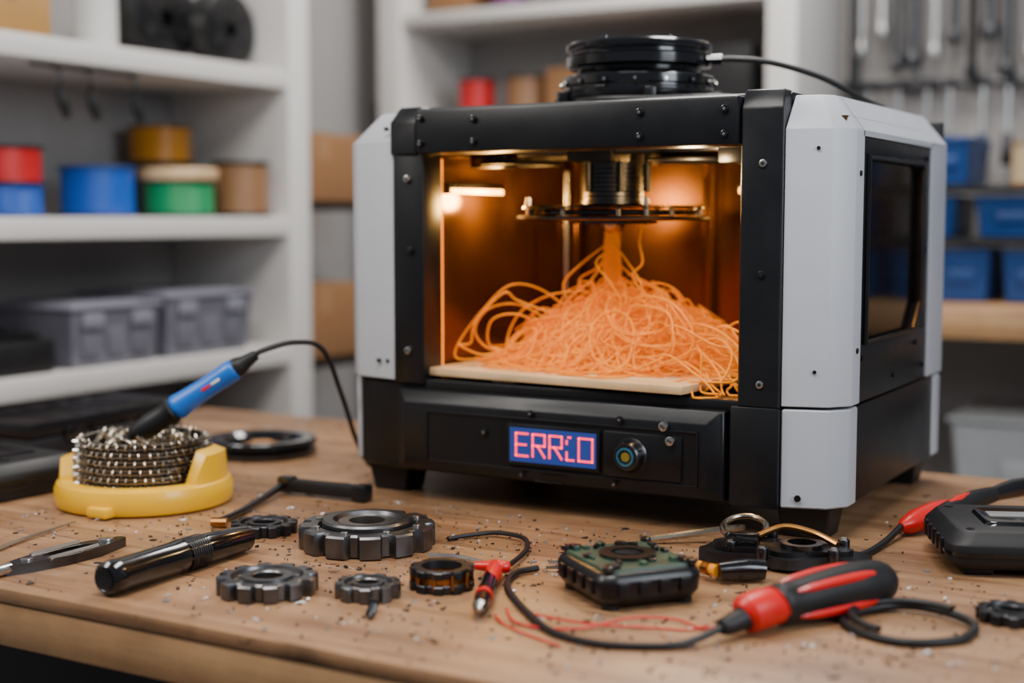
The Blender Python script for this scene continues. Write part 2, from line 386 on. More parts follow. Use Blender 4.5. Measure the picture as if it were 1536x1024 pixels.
# ------------------------------------------------------------------ printer
P=empty('desktop_3d_printer',(-.7275,1.402,0))
W=.3075; B=.2435; D=.445
LX=1.38
def lx(x): return -(B+(x-B)*LX)
m=MB()
bl=[(-.238,-.0),(B,-.0),(B,D-.005),(-.320,D-.005),(-.320,.034),(-.306,.014)]
m.loft([(.034,bl),(.140,bl)],BLK,bev=.002)
m.bx(B-.01,.3045,.055,.40,.036,.140,BLK,bev=.002)
def frust(m,x0,x1,z0,z1,yb,yf,i,mt,ix=None,bev=.0015):
    ix=i if ix is None else ix
    lv=[(0,[(x0,z0),(x1,z0),(x1,z1),(x0,z1)]),(yb-yf,[(x0+ix,z0+i),(x1-ix,z0+i),(x1-ix,z1-i),(x0+ix,z1-i)])]
    M=Matrix(((1,0,0,0),(0,0,-1,yb),(0,1,0,0),(0,0,0,1)))
    m.loft(lv,mt,M,bev=bev)
frust(m,-.236,.186,.036,.136,.001,-.012,.0025,BLK)
frust(m,-.232,.182,.038,.134,-.011,-.022,.014,BLK,ix=.014)
m.bx(.190,B,-.010,.02,.034,.141,BLK,bev=.002)
m.bx(-.2,.2,-.004,.03,.134,.146,BLK,bev=.002)
m.obj('base_housing',P)
m=MB()
x0,x1,z0,z1=-.186,.160,.052,.112
y=-.022
for (a,b_,c,d) in ((x0,x1,z1-.002,z1),(x0,x1,z0,z0+.002),(x0,x0+.002,z0,z1),(x1-.002,x1,z0,z1)):
    m.bx(a,b_,y-.0025,y,c,d,BLK2,bev=.0006)
m.bx(x0,x1,y-.0008,y,z0,z1,BLK2)
m.bx(.049,.142,y-.004,y,.056,.106,BLK2,bev=.003)
for (sx,sz) in ((.122,.116),(.130,.101)):
    m.cyl((sx,y-.006,sz),.0052,.006,STEEL,rot=(HX,0,0),seg=20,bev=.0008); m.box((sx,y-.0092,sz),(.006,.0008,.0012),DSTEEL,rot=(0,.6,0))
for (sx,sz) in ((-.044,.118),(.068,.119),(-.105,.092),(-.055,.047),(.062,.047)):
    m.cyl((sx,y-.002,sz),.0040,.004,BLKG,rot=(HX,0,0),seg=16,bev=.0006); m.cyl((sx,y-.0042,sz),.0016,.001,STEEL,rot=(HX,0,0),seg=6)
m.box((-.02,y-.002,.042),(.035,.003,.003),BLKG,bev=.0008)
kx,kz=.082,.081
m.lathe([(.0001,0),(.019,0),(.0195,.003),(.017,.006),(.016,.014),(.014,.0165),(.0115,.0165),(.011,.0145),(.0001,.0145)],DSTEEL,c=(kx,y-.001,kz),rot=(HX,0,0),seg=40)
m.lathe([(.0105,.0145),(.0105,.0175),(.008,.0178),(.008,.0145)],mat('knob_ring',(.08,.28,.42),.2,metal=.8),c=(kx,y-.001,kz),rot=(HX,0,0),seg=32)
m.lathe([(.0001,.0165),(.005,.0165),(.006,.0145)],mat('knob_centre',(.35,.25,.04),.3,metal=.6),c=(kx,y-.001,kz),rot=(HX,0,0),seg=24)
for k in range(14):
    a=k*math.tau/14; m.box((kx+.0163*math.cos(a),y-.011,kz+.0163*math.sin(a)),(.0016,.008,.0016),BLK2,rot=(0,-a,0))
m.obj('control_panel',P)
SCR=mat('lcd_blue',(.01,.02,.10),.25,emis=(.04,.085,.38),es=.5,var=.1)
SEG=mat('lcd_digits_red',(.8,.02,.06),.4,emis=(1.,.03,.08),es=2.0)
m=MB()
sx0,sx1,sz0,sz1=-.069,.041,.0625,.1015
m.bx(sx0-.004,sx1+.004,y-.005,y,sz0-.004,sz1+.004,BLK2,bev=.0015)
m.bx(sx0,sx1,y-.0056,y-.004,sz0,sz1,SCR)
def stroke(m,xa,za,xb,zb,t=.0024):
    cx,cz=(xa+xb)/2,(za+zb)/2; L=math.hypot(xb-xa,zb-za)+t*.6; ang=math.atan2(zb-za,xb-xa)
    m.box((cx,y-.006,cz),(L,.001,t),SEG,rot=(0,-ang,0))
def letter(m,ch,x,z,w,h):
    S={'E':[(0,0,0,1),(0,0,1,0),(0,.5,.85,.5),(0,1,1,1)],
       'R':[(0,0,0,1),(0,1,1,1),(1,1,1,.5),(0,.5,1,.5),(.4,.5,1,0)],
       'C':[(0,0,0,.35),(0,0,1,0),(.2,1,.55,1),(0,.7,0,.85)],
       'D':[(0,0,0,1),(0,0,1,0),(0,1,1,1),(1,0,1,1)]}[ch]
    for a,b_,c,d in S: stroke(m,x+a*w,z+b_*h,x+c*w,z+d*h)
lz=.0695; lh=.0255; xx=-.0605
for ch,w in (('E',.0155),('R',.0155),('R',.0155),('C',.009),('D',.017)):
    letter(m,ch,xx,lz,w,lh); xx+=w+.0062
m.obj('lcd_display',P)
m=MB()
for s in (-1,1):
    a,b_=sorted((s*.2,s*B))
    m.bx(a,b_,-.006,.035,.140,.425,BLK,bev=.002)
m.bx(-.206,.196,-.014,.03,.414,.466,BLK,bev=.004)
m.loft([(.413,[(-B-.003,-.008),(-.207,-.010),(-.207,.03),(-B-.003,.03)]),(.452,[(-B-.003,-.008),(-.207,-.010),(-.207,.03),(-B-.003,.03)]),(.470,[(-B+.004,.004),(-.207,.002),(-.207,.03),(-B+.004,.03)])],BLK,bev=.002)
m.loft([(.140,[(.197,-.008),(B,-.008),(B,.03),(.197,.03)]),(.452,[(.197,-.008),(B,-.008),(B,.03),(.197,.03)]),(.472,[(.197,.004),(B-.004,.004),(B-.004,.03),(.197,.03)])],BLK,bev=.002)
m.bx(-B,B,.02,D-.01,.448,.470,BLK,bev=.004)
m.bx(-.15,.12,.08,D-.06,.468,.475,BLK2,bev=.003)
for s,xs_,zs_ in ((0,-.222,.385),(0,-.222,.18),(0,.222,.395),(0,.222,.165),(0,-.218,.3),(0,.222,.28)):
    m.cyl((xs_,-.008,zs_),.0042,.004,STEEL if zs_ in(.385,.18,.395,.165) else BLK2,rot=(HX,0,0),seg=18,bev=.0008); m.cyl((xs_,-.0102,zs_),.002,.001,BLKM,rot=(HX,0,0),seg=6)
for xs_,zs_ in ((-.198,.455),(-.198,.425),(-.125,.452),(-.125,.426),(.085,.452),(.085,.426),(.182,.452),(.182,.426)):
    m.cyl((xs_,-.0155,zs_),.0042,.004,BLKG,rot=(HX,0,0),seg=18,bev=.0008); m.cyl((xs_,-.0178,zs_),.0018,.001,STEEL,rot=(HX,0,0),seg=6)
m.obj('front_frame',P)
def side(s):
    m=MB()
    f=(lambda x:x) if s>0 else lx
    WW=abs(f(W))
    def pl(levels,bev=.003):
        m.loft([(z,[(f(x),yy) for x,yy in p]) for z,p in levels],WHT,bev=bev)
    A=[(B+.0005,-.004),(.290,.010),(W,.034),(W,.062),(B+.0005,.062)]
    T=[(B+.0005,.026),(.270,.032),(.280,.044),(.280,.062),(B+.0005,.062)]
    pl([(.143,A),(.430,A),(.466,T)],.0008)
    A2=[(B,.352),(W,.352),(W,.428),(.295,D),(B,D)]; T2=[(B,.352),(.280,.352),(.280,.415),(.27,.42),(B,.42)]
    A4=[(.298,.352),(W,.352),(W,.428),(.300,D),(.298,D)]
    pl([(.143,A4),(.4305,A4)],.0005)
    pl([(.4295,A2),(.4305,A2),(.466,T2)],.0)
    A3=[(B,.058),(W,.058),(W,.356),(B,.356)]; T3=[(B,.058),(.280,.058),(.280,.356),(B,.356)]
    pl([(.424,A3),(.430,A3),(.466,T3)],.0)
    L=[(B+.001,-.004),(.290,.010),(W-.001,.034),(W-.001,.060),(B+.001,.060)]
    if s>0:
        pl([(.036,L),(.140,L)],.0016)
        L2=[(B,.395),(W-.001,.395),(W-.001,.428),(.295,D),(B,D)]
        pl([(.036,L2),(.14,L2)])
        m.cyl((.262,.0005,.047),.0035,.004,BLK2,rot=(HX,0,.3),seg=16)
    else:
        q=[(-.319,.030),(-.330,.036),(-.330,.44),(-.319,.44)]
        m.loft([(.036,q),(.14,q)],WHT,bev=.001)
    if s>0:
        for zz in (.18,.41): m.cyl((.276,.006,zz),.0020,.004,BLK2,rot=(HX,0,.3),seg=14)
    else:
        for xx_,zz in ((-.256,.165),(-.256,.445),(-.27,.165)): m.cyl((xx_,-.0005,zz),.0026,.004,BLK2,rot=(HX,0,0),seg=14)
    for zz in (.20,.385): m.cyl((s*WW,.048,zz),.003,.003,BLK2,rot=(0,HX,0),seg=14)
    def bp(y0,y1,z0,z1,bev=.001):
        a,b_=sorted((s*(WW-.0115),s*(WW-.002))); m.bx(a,b_,y0,y1,z0,z1,BLK,bev=bev)
    bp(.062,.352,.143,.205); bp(.062,.352,.405,.424); bp(.062,.082,.205,.405); bp(.318,.352,.205,.405)
    M=Matrix(((0,0,1,0),(1,0,0,0),(0,1,0,0),(0,0,0,1)))
    a=WW-.0115 if s>0 else -(WW-.002)
    tri=[(.285,.204),(.3185,.204),(.3185,.238)]
    m.loft([(a,tri),(a+.0095,tri)],BLK,M)
    pts=[(.080,.206),(.286,.206),(.316,.238),(.316,.395),(.306,.403),(.080,.403)]
    m.tube([(s*(WW-.0005),p[0],p[1]) for p in pts],.0035,BLK2,seg=6,sm=1,closed=True)
    for yy,zz in ((.072,.19),(.3,.19),(.335,.3),(.335,.41),(.335,.16),(.2,.16)):
        m.cyl((s*(WW-.0015),yy,zz),.003,.003,BLK2,rot=(0,HX,0),seg=12)
    m.obj('side_shell_right' if s>0 else 'side_shell_left',P)
    m=MB(); a,b_=sorted((s*(WW-.010),s*(WW-.007))); m.bx(a,b_,.08,.32,.204,.406,GLS); m.obj('side_window_glass',P)
side(1); side(-1)
m=MB()
cz0,cz1=.138,.44
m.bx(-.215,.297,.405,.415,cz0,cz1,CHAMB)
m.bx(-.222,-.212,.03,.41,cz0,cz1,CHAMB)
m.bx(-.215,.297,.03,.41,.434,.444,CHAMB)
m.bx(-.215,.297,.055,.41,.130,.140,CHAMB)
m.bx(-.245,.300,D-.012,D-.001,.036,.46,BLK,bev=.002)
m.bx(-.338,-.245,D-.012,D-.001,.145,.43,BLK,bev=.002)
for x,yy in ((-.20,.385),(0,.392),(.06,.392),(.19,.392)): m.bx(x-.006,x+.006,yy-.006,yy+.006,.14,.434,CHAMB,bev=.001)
for yy,zz in ((.10,.418),(.24,.418)): m.tube([(-.213,yy,zz),(.29,yy,zz)],.005,DSTEEL,sm=1)
m.box((-.165,.10,.412),(.05,.035,.025),BLK2,bev=.003); m.box((.155,.10,.412),(.04,.035,.025),BLK2,bev=.003)
m.bx(-.06,.0,.09,.25,.405,.434,BLK2,bev=.003)
for cx in (-.14,.09):
    m.tube([(cx+.05*math.cos(a*math.tau/14),.12+.05*math.sin(a*math.tau/14),.405) for a in range(14)],.0025,BLKM,closed=True,sm=3)
AMB=mat('amber_edge_reflection',(.8,.22,.03),.2,emis=(1,.28,.02),es=1.8)  # glowing strip painting the amber reflection along the chamber's left edge
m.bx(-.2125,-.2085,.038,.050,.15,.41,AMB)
m.obj('print_chamber',P)
LED=mat('led_strip_emitter',(1,.5,.12),.4,emis=(1,.48,.08),es=12)
STREAK=mat('added_window_streak',(1,.5,.12),.4,emis=(1,.40,.06),es=4)  # added glow that makes an amber streak behind the side window
m=MB()
m.bx(-.212,-.200,.05,.185,.368,.382,BLK2,bev=.002); m.bx(-.2005,-.199,.055,.18,.3685,.3745,LED)
m.bx(.04,.13,.392,.405,.372,.386,BLK2,bev=.002); m.bx(.045,.125,.390,.3925,.372,.378,LED)
m.bx(.205,.292,.392,.404,.272,.290,BLK2,bev=.001); m.bx(.208,.290,.3905,.3925,.277,.285,STREAK)  # added bar, only there for the streak seen through the side window
m.obj('chamber_led_bars',P)
BA=rad(-4.5)
m=MB(); m.box((0,0,0),(.345,.33,.009),PLY,bev=.001)
m.obj('plywood_build_plate',P,loc=(-.020,.158,.1545),rot=(0,0,BA))
m=MB()
m.bx(-.16,.13,.06,.30,.140,.146,BLK2,bev=.002)
for x in (-.10,.09): m.box((x,.02,.147),(.03,.02,.006),PLY,bev=.001)
m.bx(-.15,.12,.0,.03,.1355,.1445,CHAMB,bev=.001)
for x in (-.17,.15): m.cyl((x,.3,.27),.004,.26,STEEL,seg=12)
m.obj('bed_carriage',P)
ex,ey=-.034,.165
m=MB()
pr=[(.041,.434),(.041,.405)]
for k in range(8): z=.403-k*.0055; pr+=[(.041,z),(.0395,z-.001),(.0395,z-.004),(.041,z-.005)]
pr+=[(.041,.356),(.034,.352),(.0001,.352)]
m.lathe(pr,DSTEEL,c=(ex,ey,0),seg=48)
for a in (-1.9,-.9,.3): m.cyl((ex+.043*math.cos(a),ey+.043*math.sin(a),.40),.004,.06,BLK2,seg=12)
m.lathe([(.0001,.3535),(.112,.3535),(.114,.352),(.114,.3505),(.112,.349),(.0001,.349)],CLR,c=(ex,ey,0),seg=64)
m.lathe([(.0001,.348),(.104,.348),(.106,.346),(.106,.344),(.104,.342),(.0001,.342)],BLKG,c=(ex,ey,0),seg=64)
m.lathe([(.094,.341),(.116,.341),(.118,.3395),(.118,.3375),(.114,.3355),(.094,.3355)],DSTEEL,c=(ex,ey,0),seg=64,closed=True)
m.lathe([(.0001,.341),(.094,.341),(.094,.336),(.0001,.336)],DSTEEL,c=(ex,ey,0),seg=64)
m.lathe([(.055,.336),(.055,.3315),(.0001,.3315)],BLKG,c=(ex,ey,0),seg=40)
m.lathe([(.016,.332),(.015,.327),(.008,.320),(.0001,.320)],BRASS,c=(ex,ey,0),seg=24)
for k in range(10):
    a=k*math.tau/10+.2; m.cyl((ex+.108*math.cos(a),ey+.108*math.sin(a),.345),.003,.014,BRASS,seg=10)
for a in (-.75,-2.35): m.cyl((ex+.108*math.cos(a),ey+.108*math.sin(a),.352),.0035,.022,STEEL,seg=10)
m.obj('extruder_head',P)
m=MB()
for x in (-.272,.262):
    for yy in (.045,.40):
        m.loft([(0,[(x-.024,yy-.02),(x+.024,yy-.02),(x+.024,yy+.02),(x-.024,yy+.02)]),(.036,[(x-.03,yy-.026),(x+.03,yy-.026),(x+.03,yy+.026),(x-.03,yy+.026)])],BLKM,bev=.002)
m.obj('rubber_feet',P)
m=MB(); tc_=(-.01,.185,0)
m.lathe([(.0001,.47),(.082,.47),(.082,.476),(.090,.477),(.092,.480),(.092,.492),(.0905,.494),(.0905,.496),(.092,.498),(.092,.507),(.090,.509),(.076,.510),(.074,.514),(.074,.518),(.085,.519),(.088,.521),(.0885,.532),(.086,.534),(.0835,.5345),(.0835,.538),(.087,.5385),(.0885,.541),(.0885,.547),(.086,.549),(.040,.549),(.038,.553),(.0001,.553)],BLKG,c=tc_,seg=96)
for k in range(16):
    a=k*math.tau/16; m.cyl((tc_[0]+.091*math.cos(a),tc_[1]+.091*math.sin(a),.501),.0042,.006,BLKG,rot=(0,HX,a),seg=12)
    m.cyl((tc_[0]+.091*math.cos(a),tc_[1]+.091*math.sin(a),.501),.0018,.009,STEEL,rot=(0,HX,a),seg=8)
for k in range(6):
    a=k*math.tau/6+.4; m.cyl((tc_[0]+.075*math.cos(a),tc_[1]+.075*math.sin(a),.550),.004,.006,DSTEEL,seg=10)
m.cyl((tc_[0]+.01,tc_[1],.556),.008,.008,BLKG,seg=16,r2=.003)
for a in (-1.0,-2.4,.4): m.box((tc_[0]+.092*math.cos(a),tc_[1]+.092*math.sin(a),.481),(.02,.014,.02),BLK2,rot=(0,0,a),bev=.002)
m.tube([(.078,.19,.527),(.11,.20,.527),(.15,.215,.522),(.20,.25,.505),(.235,.30,.482),(.245,.36,.474)],.0035,BLKM)
m.tube([(.078,.19,.527),(.095,.195,.527)],[.006,.006],BLKG,sm=1)
m.tube([(-.095,.20,.503),(-.13,.21,.49),(-.15,.21,.474)],.004,BLKM)
m.tube([(-.05,.10,.476),(0,.075,.476),(.06,.10,.476),(.12,.12,.476),(.15,.17,.476)],.004,BLKM)
m.obj('top_spool_drive',P)

# ------------------------------------------------------------------ tangled filament
def filament():
    cu=bpy.data.curves.new('tangled_filament','CURVE'); cu.dimensions='3D'; cu.bevel_depth=.00108; cu.bevel_resolution=1; cu.use_fill_caps=False
    zb=.1602; X0,Y0=-.012,.165
    rnd=random.Random(5)
    def qq(x,y): return math.hypot((x-X0)/.160,(y-Y0)/.128)
    def env(x,y):
        q=qq(x,y); r=math.hypot(x-ex,y-ey)
        return .066*max(0,1-q**2.4)+.018*math.exp(-(r/.035)**2)
    def addp(pts,rs=1,zm=zb):
        sp=cu.splines.new('POLY'); sp.points.add(len(pts)-1)
        for i,p in enumerate(pts): sp.points[i].co=(min(max(p[0],-.198),.196),p[1],max(p[2],zm),1); sp.points[i].radius=rs
    def walk(x,y,h,N,lvl,kmin=14,kmax=60,ds=.0032,zoff=0,lim=.93):
        pts=[]; sg=rnd.choice((-1,1)); p1=rnd.random()*50; kb=rnd.uniform(kmin,kmax); fz=rnd.uniform(.04,.14); az=rnd.uniform(.002,.009)
        for i in range(N):
            k=sg*kb*(1+.9*noise.noise(Vector((p1,i*.045,0))))+30*noise.noise(Vector((p1+9,i*.09,3)))
            q=qq(x,y)
            if q>lim:
                tgt=math.atan2(Y0-y,X0-x); dlt=(tgt-h+math.pi)%math.tau-math.pi
                k+= (1 if dlt>0 else -1)*70*min(1,(q-lim)*5)
            h+=k*ds; x+=math.cos(h)*ds; y+=math.sin(h)*ds
            pts.append((x,y,zb+env(x,y)*lvl+az*math.sin(i*fz+p1)+zoff*math.sin(math.pi*i/N)))
        return pts
    for k in range(360):
        q=math.sqrt(rnd.random())*.85; th=rnd.random()*math.tau
        addp(walk(X0+q*.155*math.cos(th),Y0+q*.12*math.sin(th),rnd.random()*math.tau,rnd.randint(50,110),rnd.random()**.5,),rnd.uniform(.75,1.25))
    for k in range(120):
        q=rnd.uniform(.1,.95); th=rnd.random()*math.tau
        x=X0+q*.150*math.cos(th); y=Y0+q*.115*math.sin(th)
        a=rnd.random()*math.pi; wx=rnd.uniform(.018,.045)*(1-.3*q); hz=rnd.uniform(.012,.046)*(1.15-.55*q); tilt=rnd.uniform(-.6,.6)
        e=env(x,y); pts=[]; ph=rnd.uniform(-.5,.2); tt=rnd.uniform(3.6,7.2); p1=rnd.random()*20; drift=rnd.uniform(-.004,.004)
        N=46
        for i in range(N):
            t=ph+tt*i/N
            u=-math.cos(t)*wx*(1+.25*noise.noise(Vector((p1,t*.8,0)))); v=math.sin(t)*hz
            px=x+u*math.cos(a)-math.sin(a)*(v*tilt+drift*t); py=y+u*math.sin(a)+math.cos(a)*(v*tilt+drift*t)
            pts.append((px,py,zb+e*.85+v+.003*noise.noise(Vector((p1,t*2,5)))))
        addp(pts,rnd.uniform(.8,1.2))
    for k in range(50):
        q=rnd.uniform(.2,.95); th=rnd.random()*math.tau
        addp(walk(X0+q*.155*math.cos(th),Y0+q*.12*math.sin(th),rnd.random()*math.tau,rnd.randint(45,90),1,18,42,zoff=rnd.uniform(.008,.026),lim=1.0),rnd.uniform(.8,1.2))
    for k in range(40):
        th=rnd.random()*math.tau
        addp(walk(X0+.15*math.cos(th),Y0+.11*math.sin(th),rnd.random()*math.tau,rnd.randint(40,80),.3,18,50,lim=1.06),rnd.uniform(.8,1.2))
    for k in range(64):
        a=rnd.random()*math.tau; ri=math.sqrt(rnd.uniform(.05,1)); tw=rnd.uniform(-1.3,1.3); pts=[]
        zend=rnd.uniform(.206,.228); N=34; fl=rnd.uniform(.4,1.3)
        for i in range(N):
            z=.323+(zend-.323)*i/(N-1)
            r=ri*(.0085+.004*(i/N)+.042*fl*math.exp(-(z-.208)/.011))
            aa=a+tw*i/N
            pts.append((ex+r*math.cos(aa)+.0015*math.sin(i*.4+k),ey+r*math.sin(aa)+.0015*math.cos(i*.37+k),z))
        dx=pts[-1][0]-pts[-3][0]; dy=pts[-1][1]-pts[-3][1]
        w=walk(pts[-1][0],pts[-1][1],math.atan2(dy,dx),rnd.randint(20,60),1.0,8,40)
        z0=pts[-1][2]
        w=[(p[0],p[1],z0*(1-min(1,i/14))+p[2]*min(1,i/14)) for i,p in enumerate(w)]
        addp(pts+w,rnd.uniform(.85,1.3))
    def bez(P_):
        out=[];K=len(P_)
        for i in range(K-1):
            p0=Vector(P_[max(i-1,0)]);p1=Vector(P_[i]);p2=Vector(P_[i+1]);p3=Vector(P_[min(i+2,K-1)])
            for j in range(12):
                t=j/12;t2=t*t;t3=t2*t
                out.append(.5*((2*p1)+(-p0+p2)*t+(2*p0-5*p1+4*p2-p3)*t2+(-p0+3*p1-3*p2+p3)*t3))
        out.append(Vector(P_[-1])); return out
    W_=[[(-.06,.12,.22),(-.10,.10,.252),(-.135,.085,.256),(-.165,.07,.225),(-.188,.055,.188),(-.190,.05,.168),(-.16,.05,.168),(-.13,.07,.175)],
        [(-.05,.12,.25),(-.09,.11,.245),(-.13,.11,.225),(-.15,.11,.195),(-.14,.09,.166),(-.11,.08,.17)],
        [(-.08,.12,.20),(-.12,.09,.232),(-.155,.07,.228),(-.175,.07,.20),(-.16,.08,.178),(-.12,.09,.18)],
        [(-.034,.16,.30),(-.034,.12,.285),(-.005,.10,.262),(.01,.10,.235),(-.01,.10,.21)],
        [(-.034,.16,.31),(-.056,.13,.285),(-.078,.12,.258),(-.065,.12,.23),(-.03,.12,.22)],
        [(-.034,.165,.31),(-.005,.14,.290),(.02,.13,.262),(.028,.13,.232),(.01,.12,.205)],
        [(.015,.15,.336),(.012,.145,.31),(.018,.14,.285),(.010,.13,.27),(.03,.12,.25),(.07,.11,.225)],
        [(-.02,.16,.28),(.01,.15,.262),(.04,.13,.255),(.060,.12,.235),(.065,.10,.20)],
        [(.0,.12,.23),(.04,.09,.248),(.085,.08,.24),(.115,.07,.205),(.10,.06,.175),(.06,.06,.18)],
        [(.05,.12,.20),(.10,.09,.218),(.14,.08,.212),(.172,.07,.190),(.180,.05,.164),(.15,.04,.162)],
        [(.06,.12,.19),(.11,.10,.205),(.15,.10,.198),(.18,.09,.175),(.18,.08,.1605),(.13,.06,.17)],
        [(.10,.12,.18),(.15,.11,.22),(.175,.10,.205),(.185,.09,.180),(.17,.07,.175)],
        [(.10,.10,.17),(.14,.06,.18),(.165,.05,.165),(.178,.045,.15),(.185,.05,.147)],
        [(.08,.10,.18),(.12,.07,.19),(.155,.045,.168),(.165,.03,.152),(.172,.02,.148)],
        [(.05,.08,.17),(.09,.05,.185),(.13,.03,.17),(.155,.015,.158),(.168,.01,.146)]]
    for k,w in enumerate(W_):
        reps=1 if k in (3,5,6) else (2 if k<3 else 3)
        for j in range(reps):
            c=Vector((0,0,0))
            for p in w: c+=Vector(p)/len(w)
            sc_=rnd.uniform(.6,.95) if j else 1
            o=Vector((rnd.uniform(-.010,.010),rnd.uniform(-.02,.02),rnd.uniform(-.015,.006)))*(j>0)
            pts=bez([c+(Vector(p)-c)*sc_+o+Vector((rnd.uniform(-1,1),rnd.uniform(-1,1),rnd.uniform(-1,1)))*.010*(j>0) for p in w])
            addp(pts,1.2,.146 if k>=12 else zb)
    o=bpy.data.objects.new('tangled_filament',cu); sc.collection.objects.link(o)
    mt=mat('orange_filament',(.95,.20,.012),.42,var=.45,scale=14,emis=(1,.33,.0),es=.20,spec=.3)  # slight emission paints in lamp light and translucency on the strands
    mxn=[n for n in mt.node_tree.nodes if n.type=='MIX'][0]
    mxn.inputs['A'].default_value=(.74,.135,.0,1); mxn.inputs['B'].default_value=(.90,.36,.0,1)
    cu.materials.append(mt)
    dg=bpy.context.evaluated_depsgraph_get(); me=bpy.data.meshes.new_from_object(o.evaluated_get(dg))
    for p in me.polygons: p.use_smooth=True
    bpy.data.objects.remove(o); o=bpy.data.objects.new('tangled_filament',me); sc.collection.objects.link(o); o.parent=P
filament()

# ------------------------------------------------------------------ desk items
CX,CY=-1.213,1.220
Rv=Vector((.866,.5,0))
T=empty('soldering_tip_cleaner',(CX,CY,0))
m=MB()
m.lathe([(.0001,.002),(.096,.0),(.102,.003),(.104,.008),(.104,.022),(.101,.029),(.096,.032),(.084,.032),(.080,.028),(.078,.022),(.0001,.022)],YEL,seg=72)
for a0,a1,h in ((rad(180),rad(232),.060),(rad(-12),rad(50),.068)):
    N=14
    vs=[];fs=[]
    for i in range(N+1):
        a=a0+(a1-a0)*i/N; hh=.03+(h-.03)*min(1,math.sin(math.pi*i/N)*1.6)
        for r,z in ((.082,.024),(.082,hh),(.096,hh*.92),(.099,.024)): vs.append((r*math.cos(a),r*math.sin(a),z))
    for i in range(N):
        for k in range(4):
            k2=(k+1)%4; fs.append((i*4+k,(i+1)*4+k,(i+1)*4+k2,i*4+k2))
    fs+= [(3,2,1,0),tuple(N*4+k for k in range(4))]
    m.add(vs,fs,YEL)
m.box((.03,-.098,.008),(.03,.02,.012),YEL,bev=.003)
m.obj('yellow_base',T)
m=MB(); rg=random.Random(3)
NL=6
for ly in range(NL):
    z=.027+ly*.0098
    R0=.0705
    for dz in (-.0022,.0022):
        m.tube([(R0*math.cos(k*math.tau/40),R0*math.sin(k*math.tau/40),z+dz+rg.uniform(-.0005,.0005)) for k in range(40)],.0017,BRASS,closed=True,sm=2,seg=6)
    for k in range(44):
        a=(k+.5*(ly%2)+rg.uniform(-.12,.12))*math.tau/44; rr=R0+.0012
        m.tube([(rr*math.cos(a),rr*math.sin(a),z-.0036),((rr+.0032)*math.cos(a),(rr+.0032)*math.sin(a),z),(rr*math.cos(a),rr*math.sin(a),z+.0036)],.0012,BRASS,sm=3,seg=5)
        if k%2==ly%2:
            m.cyl(((rr+.006)*math.cos(a),(rr+.006)*math.sin(a),z),.0010,.007,STEEL,rot=(0,HX,a),seg=5)
m.lathe([(.0665,.024),(.0665,.080)],BLKM,seg=40)
for k in range(70):
    a=rg.random()*math.tau; r=.06*math.sqrt(rg.random()); a2=a+rg.uniform(-1,1); r2=.066*math.sqrt(rg.random())
    m.tube([(r*math.cos(a),r*math.sin(a),.062),((r+r2)/2*math.cos((a+a2)/2),(r+r2)/2*math.sin((a+a2)/2),.080+rg.uniform(-.006,.003)),(r2*math.cos(a2),r2*math.sin(a2),.062)],.0012,BRASS,sm=4,seg=5)
for k in range(44):
    a=k*math.tau/44; h_=rg.uniform(.001,.005)
    m.tube([(.0705*math.cos(a),.0705*math.sin(a),.077),((.0725)*math.cos(a+.03),.0725*math.sin(a+.03),.078+h_),(.0705*math.cos(a+.08),.0705*math.sin(a+.08),.077)],.0011,BRASS,sm=3,seg=5)
m.obj('wire_coil',T)
m=MB()
def ip(l,z): return tuple(Rv*l+Vector((0,0,z)))
d=(Vector(ip(.132,.174))-Vector(ip(-.010,.080)))
def at(t): return tuple(Vector(ip(-.010,.080))+d*t)
m.tube([at(-.28),at(-.1)],[.001,.0035],STEEL,sm=1,seg=12)
m.tube([at(-.12),at(-.02),at(0),at(.12),at(.26),at(.32),at(.34)],[.006,.008,.012,.0145,.0135,.016,.012],BLKM,sm=3,seg=20)
m.tube([at(.33),at(.36),at(.45),at(.62),at(.82),at(.86)],[.012,.0155,.0140,.0125,.0135,.011],BLUE,sm=3,seg=20)
lab=Vector((.30,-.52,.0)).normalized()*.0128
for t_,c_ in ((.62,REDP),(.70,SHELFW)):
    p=Vector(at(t_))+lab; m.box(tuple(p),(.012,.0014,.0035),c_,rot=(0,rad(-33),rad(30)),bev=.0003)
m.tube([at(.85),at(.88),at(.94),at(1.03)],[.012,.012,.0085,.006],BLKM,sm=2,seg=16)
m.obj('soldering_iron',T)
m=MB()
c1=Vector(at(1.02)); 
m.tube([at(1.0),at(1.08),tuple(c1+Rv*.035+Vector((0,.02,.014))),tuple(c1+Rv*.058+Vector((-.01,.05,.002))),tuple(c1+Rv*.066+Vector((-.03,.10,-.06))),tuple(c1+Rv*.064+Vector((-.04,.15,-.13))),tuple(c1+Rv*.070+Vector((-.05,.19,-.168))),tuple(c1+Rv*.09+Vector((-.06,.24,-.1695)))],.0033,BLKM,sm=8)
m.obj('soldering_iron_cord',T)

